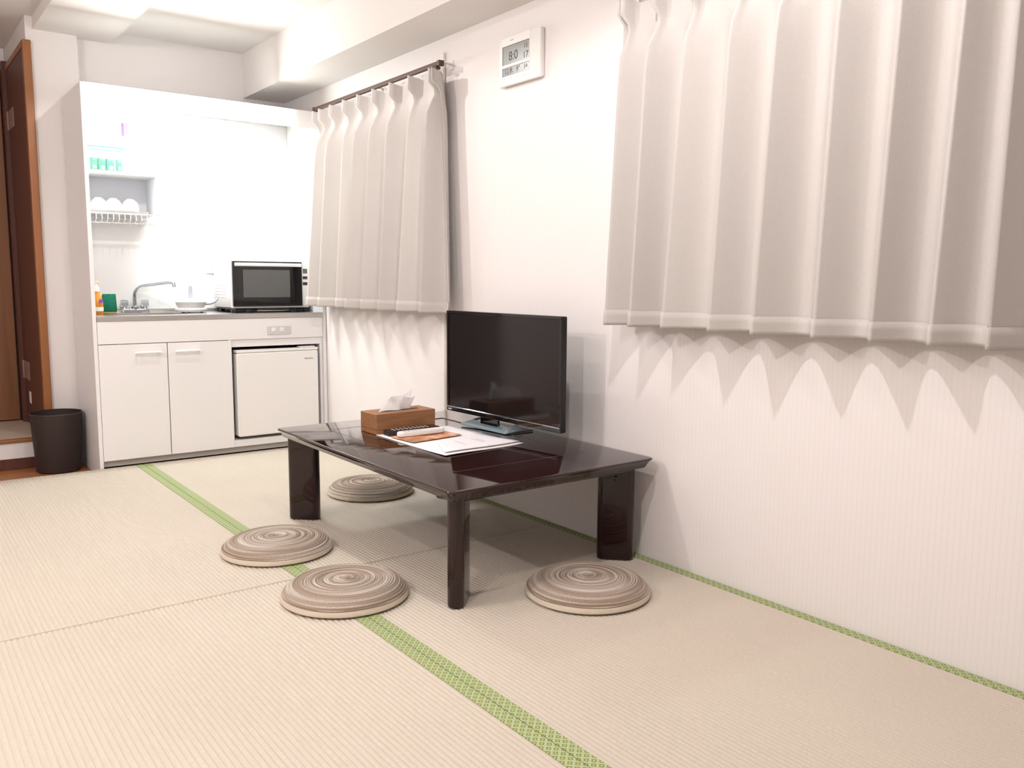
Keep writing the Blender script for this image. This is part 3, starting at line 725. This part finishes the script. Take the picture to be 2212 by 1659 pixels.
# ------------------------------------------------------------------ tissue box
tx = thing('tissue_box', 'wooden tissue box with white tissue pulled out on the low table', 'tissue box', (-.498, 3.06, TZ+.0006), R(1))
A_, C_ = .138, .066
bm = bmesh.new(); box(bm, -A_, A_, -C_, C_, .0185, .082, .0012, 1); obj('cover', bm, m_boxw, tx)
obj('base', B(-A_, A_, -C_, C_, 0, .017, .001, 1), m_boxw, tx)
obj('joint', B(-A_+.002, A_-.002, -C_+.002, C_-.002, .017, .0185), m_wood_dark, tx)
obj('slot', loft([[(x, y, z) for x, y in rrect(-.085, .095, -.014, .014, .0139)] for z in (.0815, .0823)]), m_dark, tx)
ti = bmesh.new(); rows = []; rn = random.Random(3); nu, nv = 26, 10
for j in range(nv+1):
    v = j/nv; row = []
    for i in range(nu+1):
        s = i/nu
        x = -.070+.125*s-.030*v*(1-s)*1.5+.02*v*s
        hh = .055*(.30+.75*math.sin(PI*min(1, s*1.1))**.8)+(.036*max(0, (s-.55)/.45)**1.2)
        if s > .9: hh *= 1.0
        z = .082+hh*v-(.010*(1-s)**2*v if s < .3 else 0)
        y = .006*math.sin(9*s+2*v)*(1+v)+.010*v*math.cos(14*s)+rn.uniform(-.0022, .0022)*v-.012*v*(1-s)
        if s < .22: z -= v*.045*(1-s/.22)**1; y -= v*.02*(1-s/.22); x -= v*.006
        row.append(ti.verts.new((x, y, z)))
    rows.append(row)
for p_, q_ in zip(rows, rows[1:]):
    for i in range(nu): ti.faces.new((p_[i], p_[i+1], q_[i+1], q_[i]))
obj('tissue', ti, m_tissue, tx, smooth=False)
ti = bmesh.new(); rows = []
for j in range(7):
    v = j/6; row = []
    for i in range(13):
        s = i/12; x = .0+.065*s; z = .082+v*(.03+.058*s**.8); y = .014+.012*v*math.sin(5*s+1)-.01*v+rn.uniform(-.002, .002)*v
        row.append(ti.verts.new((x, y, z)))
    rows.append(row)
for p_, q_ in zip(rows, rows[1:]):
    for i in range(12): ti.faces.new((p_[i], p_[i+1], q_[i+1], q_[i]))
obj('tissue', ti, m_tissue, tx)

# ------------------------------------------------------------------ papers, booklet, picture leaflet, remotes
def sheet(name, pts, z, th, m, curl=.0, parent=None, n=14, corner=None):
    """quad pts in order; thin bent sheet"""
    bm = bmesh.new(); g = []
    P = [Vector((p[0], p[1], 0)) for p in pts]
    cen = sum(P, Vector())/4
    for j in range(n+1):
        v = j/n; row = []
        for i in range(n+1):
            s = i/n
            p = (P[0]*(1-s)+P[1]*s)*(1-v)+(P[3]*(1-s)+P[2]*s)*v
            row.append(Vector((p.x-cen.x, p.y-cen.y, curl*(max(0, s-.55)/.45)**2*(.5+.5*math.sin(v*5+1)))))
        g.append(row)
    vt = [[bm.verts.new(p+Vector((0, 0, th))) for p in r] for r in g]
    vb = [[bm.verts.new(p) for p in r] for r in g]
    for V, fl_ in ((vt, 1), (vb, -1)):
        for j in range(n):
            for i in range(n):
                f = (V[j][i], V[j][i+1], V[j+1][i+1], V[j+1][i])
                bm.faces.new(f if fl_ > 0 else f[::-1])
    ed = [(0, i, 0, i+1) for i in range(n)]+[(n, i+1, n, i) for i in range(n)]+[(j+1, 0, j, 0) for j in range(n)]+[(j, n, j+1, n) for j in range(n)]
    for a0, a1, b0, b1 in ed: bm.faces.new((vb[a0][a1], vb[b0][b1], vt[b0][b1], vt[a0][a1]))
    o = obj(name, bm, m, parent, smooth='all' if curl else False)
    o.location = (cen.x, cen.y, z)
    return o
Z0 = TZ+.0006
pf = tag(sheet('document_folder', [(-.636, 2.995), (-.636, 2.482), (-.266, 2.512), (-.282, 3.012)], Z0, .0022, m_paper, .004), 'white open paper file lying flat on the table in front of the television', 'papers')
# printed leaflet with orange and grey picture
m_pic = mat('printed_photo', (.55, .3, .16), .35, spec=.5)
N, b = nodes(m_pic); tcn = N.nodes.new('ShaderNodeTexCoord'); nz = N.nodes.new('ShaderNodeTexNoise'); nz.inputs['Scale'].default_value = 14; nz.inputs['Detail'].default_value = 3
rp = N.nodes.new('ShaderNodeValToRGB'); cr = rp.color_ramp; cr.elements[0].position = .3; cr.elements[0].color = (.16, .13, .09, 1); cr.elements[1].position = .72; cr.elements[1].color = (.80, .62, .55, 1)
e = cr.elements.new(.45); e.color = (.42, .17, .05, 1); e = cr.elements.new(.58); e.color = (.75, .32, .18, 1)
N.links.new(tcn.outputs['Object'], nz.inputs['Vector']); N.links.new(nz.outputs[0], rp.inputs[0]); N.links.new(rp.outputs[0], b.inputs['Base Color'])
lf = tag(sheet('leaflet', [(-.628, 2.895), (-.612, 2.745), (-.372, 2.775), (-.386, 2.905)], Z0+.0064, .0012, m_pic), 'glossy leaflet with an orange and grey photo under the remote controls', 'leaflet')
bk = tag(sheet('booklet', [(-.545, 2.682), (-.622, 2.508), (-.272, 2.532), (-.312, 2.760)], Z0+.0066, .0022, m_paper2, .003), 'thin pale lilac-white booklet lying on the paper file nearest the table edge', 'booklet')
# small printed lines, running along y on the page
for (x, y0, y1) in ((-.478, 2.585, 2.67), (-.395, 2.59, 2.68), (-.382, 2.60, 2.665)):
    obj('printed_line', B(x-.0012-bk.location.x, x+.0012-bk.location.x, y0-bk.location.y, y1-bk.location.y, .0023, .0026), m_ink, bk)
def remote(name, label, loc, rz, L, W, H, m, mb, bz=None, black=False):
    t = thing(name, label, 'remote control', loc, rz)
    obj('body', loft([[(x, y, z) for x, y in rrect(-L/2+i, L/2-i, -W/2+i, W/2-i, (.003 if black else W*.42)-i*.3, 6)] for z, i in ((0, .004), (.003, 0), (H-.004, 0), (H, .003))]), m, t, smooth=True)
    for i in range(9 if black else 5):
        for j in range(3):
            x = -L*.36+i*L*.08; y = (j-1)*W*.27
            obj('button', lathe([(0, 0), (.0032, 0), (.0030, .0022), (0, .0025)], 8, cx=x, cy=y), mb, t, loc=(0, 0, H-.0002))
    return t
m_bg = mat('button_grey', (.45, .43, .42), .4)
remote('remote_control', 'white air conditioner remote control lying in front of the black one', (-.505, 2.868, Z0+.0080), R(-1), .205, .040, .019, m_whiteg, m_bg)
remote('remote_control', 'dark brown television remote control next to the tissue box', (-.500, 2.946, Z0+.0028), R(-1), .235, .046, .020, mat('dark_remote', (.03, .018, .016), .4), mat('button_light', (.62, .58, .56), .4), black=True)

# ------------------------------------------------------------------ floor cushions
def cushion_mats():
    M = mat('braided_cotton', (.40, .30, .22), .9, spec=.15)
    N, b = nodes(M); tc = N.nodes.new('ShaderNodeTexCoord'); sp = N.nodes.new('ShaderNodeSeparateXYZ'); N.links.new(tc.outputs['Object'], sp.inputs[0])
    def mth(op, a, v=None):
        n = N.nodes.new('ShaderNodeMath'); n.operation = op
        for i, q in enumerate((a, v)):
            if q is None: continue
            if isinstance(q, (int, float)): n.inputs[i].default_value = q
            else: N.links.new(q, n.inputs[i])
        return n.outputs[0]
    rr = mth('SQRT', mth('ADD', mth('MULTIPLY', sp.outputs[0], sp.outputs[0]), mth('MULTIPLY', sp.outputs[1], sp.outputs[1])))
    an = mth('ARCTAN2', sp.outputs[1], sp.outputs[0])
    ringid = mth('FLOOR', mth('MULTIPLY', rr, 1/.0041))
    cb_ = N.nodes.new('ShaderNodeCombineXYZ'); N.links.new(mth('MULTIPLY', ringid, 7.31), cb_.inputs[0]); N.links.new(mth('MULTIPLY', mth('COSINE', an), .28), cb_.inputs[1]); N.links.new(mth('MULTIPLY', mth('SINE', an), .28), cb_.inputs[2])
    nz = N.nodes.new('ShaderNodeTexNoise'); nz.inputs['Scale'].default_value = 1.3; nz.inputs['Detail'].default_value = 1; N.links.new(cb_.outputs[0], nz.inputs['Vector'])
    rp = N.nodes.new('ShaderNodeValToRGB'); cr = rp.color_ramp
    cr.elements[0].position = .30; cr.elements[0].color = (.25, .18, .13, 1); cr.elements[1].position = .68; cr.elements[1].color = (.60, .55, .49, 1)
    e = cr.elements.new(.5); e.color = (.385, .315, .258, 1)
    N.links.new(nz.outputs[0], rp.inputs[0])
    # braid flecks along each coil
    cb2 = N.nodes.new('ShaderNodeCombineXYZ'); N.links.new(mth('MULTIPLY', rr, 500), cb2.inputs[0]); N.links.new(mth('MULTIPLY', an, 70), cb2.inputs[1])
    n2 = N.nodes.new('ShaderNodeTexNoise'); n2.inputs['Scale'].default_value = 1; N.links.new(cb2.outputs[0], n2.inputs['Vector'])
    mr = N.nodes.new('ShaderNodeMapRange'); mr.inputs[1].default_value = .3; mr.inputs[2].default_value = .7; mr.inputs[3].default_value = .72; mr.inputs[4].default_value = 1.22; N.links.new(n2.outputs[0], mr.inputs[0])
    vm = N.nodes.new('ShaderNodeVectorMath'); vm.operation = 'SCALE'; N.links.new(rp.outputs[0], vm.inputs[0]); N.links.new(mr.outputs[0], vm.inputs['Scale'])
    N.links.new(vm.outputs[0], b.inputs['Base Color'])
    bp = N.nodes.new('ShaderNodeBump'); bp.inputs['Strength'].default_value = .5; bp.inputs['Distance'].default_value = .001; N.links.new(n2.outputs[0], bp.inputs['Height']); N.links.new(bp.outputs[0], b.inputs['Normal'])
    return M
m_braid = cushion_mats()
m_cush = mat('cushion_underside', (.60, .52, .42), .9, spec=.15, bump=('n', 300, .4))
RC = .194
prof = []
def ztop(r): return .058-.012*(r/RC)**2-.022*max(0, (r/RC-.80)/.20)**2
nc = 24; st_ = RC/nc
pr = [(0, ztop(0))]
for k in range(nc):
    for q, h in ((.12, -.0020), (.3, 0), (.55, .0006), (.8, 0), (.98, -.0022)):
        r = (k+q)*st_; pr.append((r, ztop(r)+h))
pr += [(RC+.001, .0225), (RC-.004, .0205)]
me_top = None
def cushion(x, y, rz, label, s=1.0):
    global me_top, me_bot
    t = thing('floor_cushion', label, 'cushion', (x, y, .001), rz, 'round braided floor cushions')
    if me_top is None:
        o = obj('braided_cover', lathe(pr, 96), m_braid, t, smooth='all'); me_top = o.data
        o = obj('padding', lathe([(0, 0), (.186, 0), (.197, .002), (.2025, .0065), (.2015, .012), (.198, .018), (.193, .0245), (.17, .026), (0, .026)], 72), m_cush, t, smooth=True); me_bot = o.data
        bm = tube([((RC+.0005)*math.cos(2*PI*i/72), (RC+.0005)*math.sin(2*PI*i/72), .0225+.0016*math.sin(i*.5)) for i in range(74)], .0026, 6, cap=False)
        o = obj('edge_cord', bm, m_braid, t, smooth='all'); cushion.cord = o.data
    else:
        for nme, me in (('braided_cover', me_top), ('padding', me_bot), ('edge_cord', cushion.cord)):
            o = bpy.data.objects.new(nme, me); C.objects.link(o); o.parent = t
    t.scale = (s, s, 1)
cushion(-1.062, 2.975, .3, 'round brown cushion left of the table, farther of the two on the green mat border')
cushion(-1.062, 2.408, 2.1, 'round brown cushion nearest the viewer, lying on the green mat border')
cushion(-.372, 3.560, 4.0, 'round brown braided cushion farthest back, behind the table near the kitchenette')
cushion(-.418, 1.975, 1.2, 'round brown braided cushion nearest the right wall, beside the front right table leg')
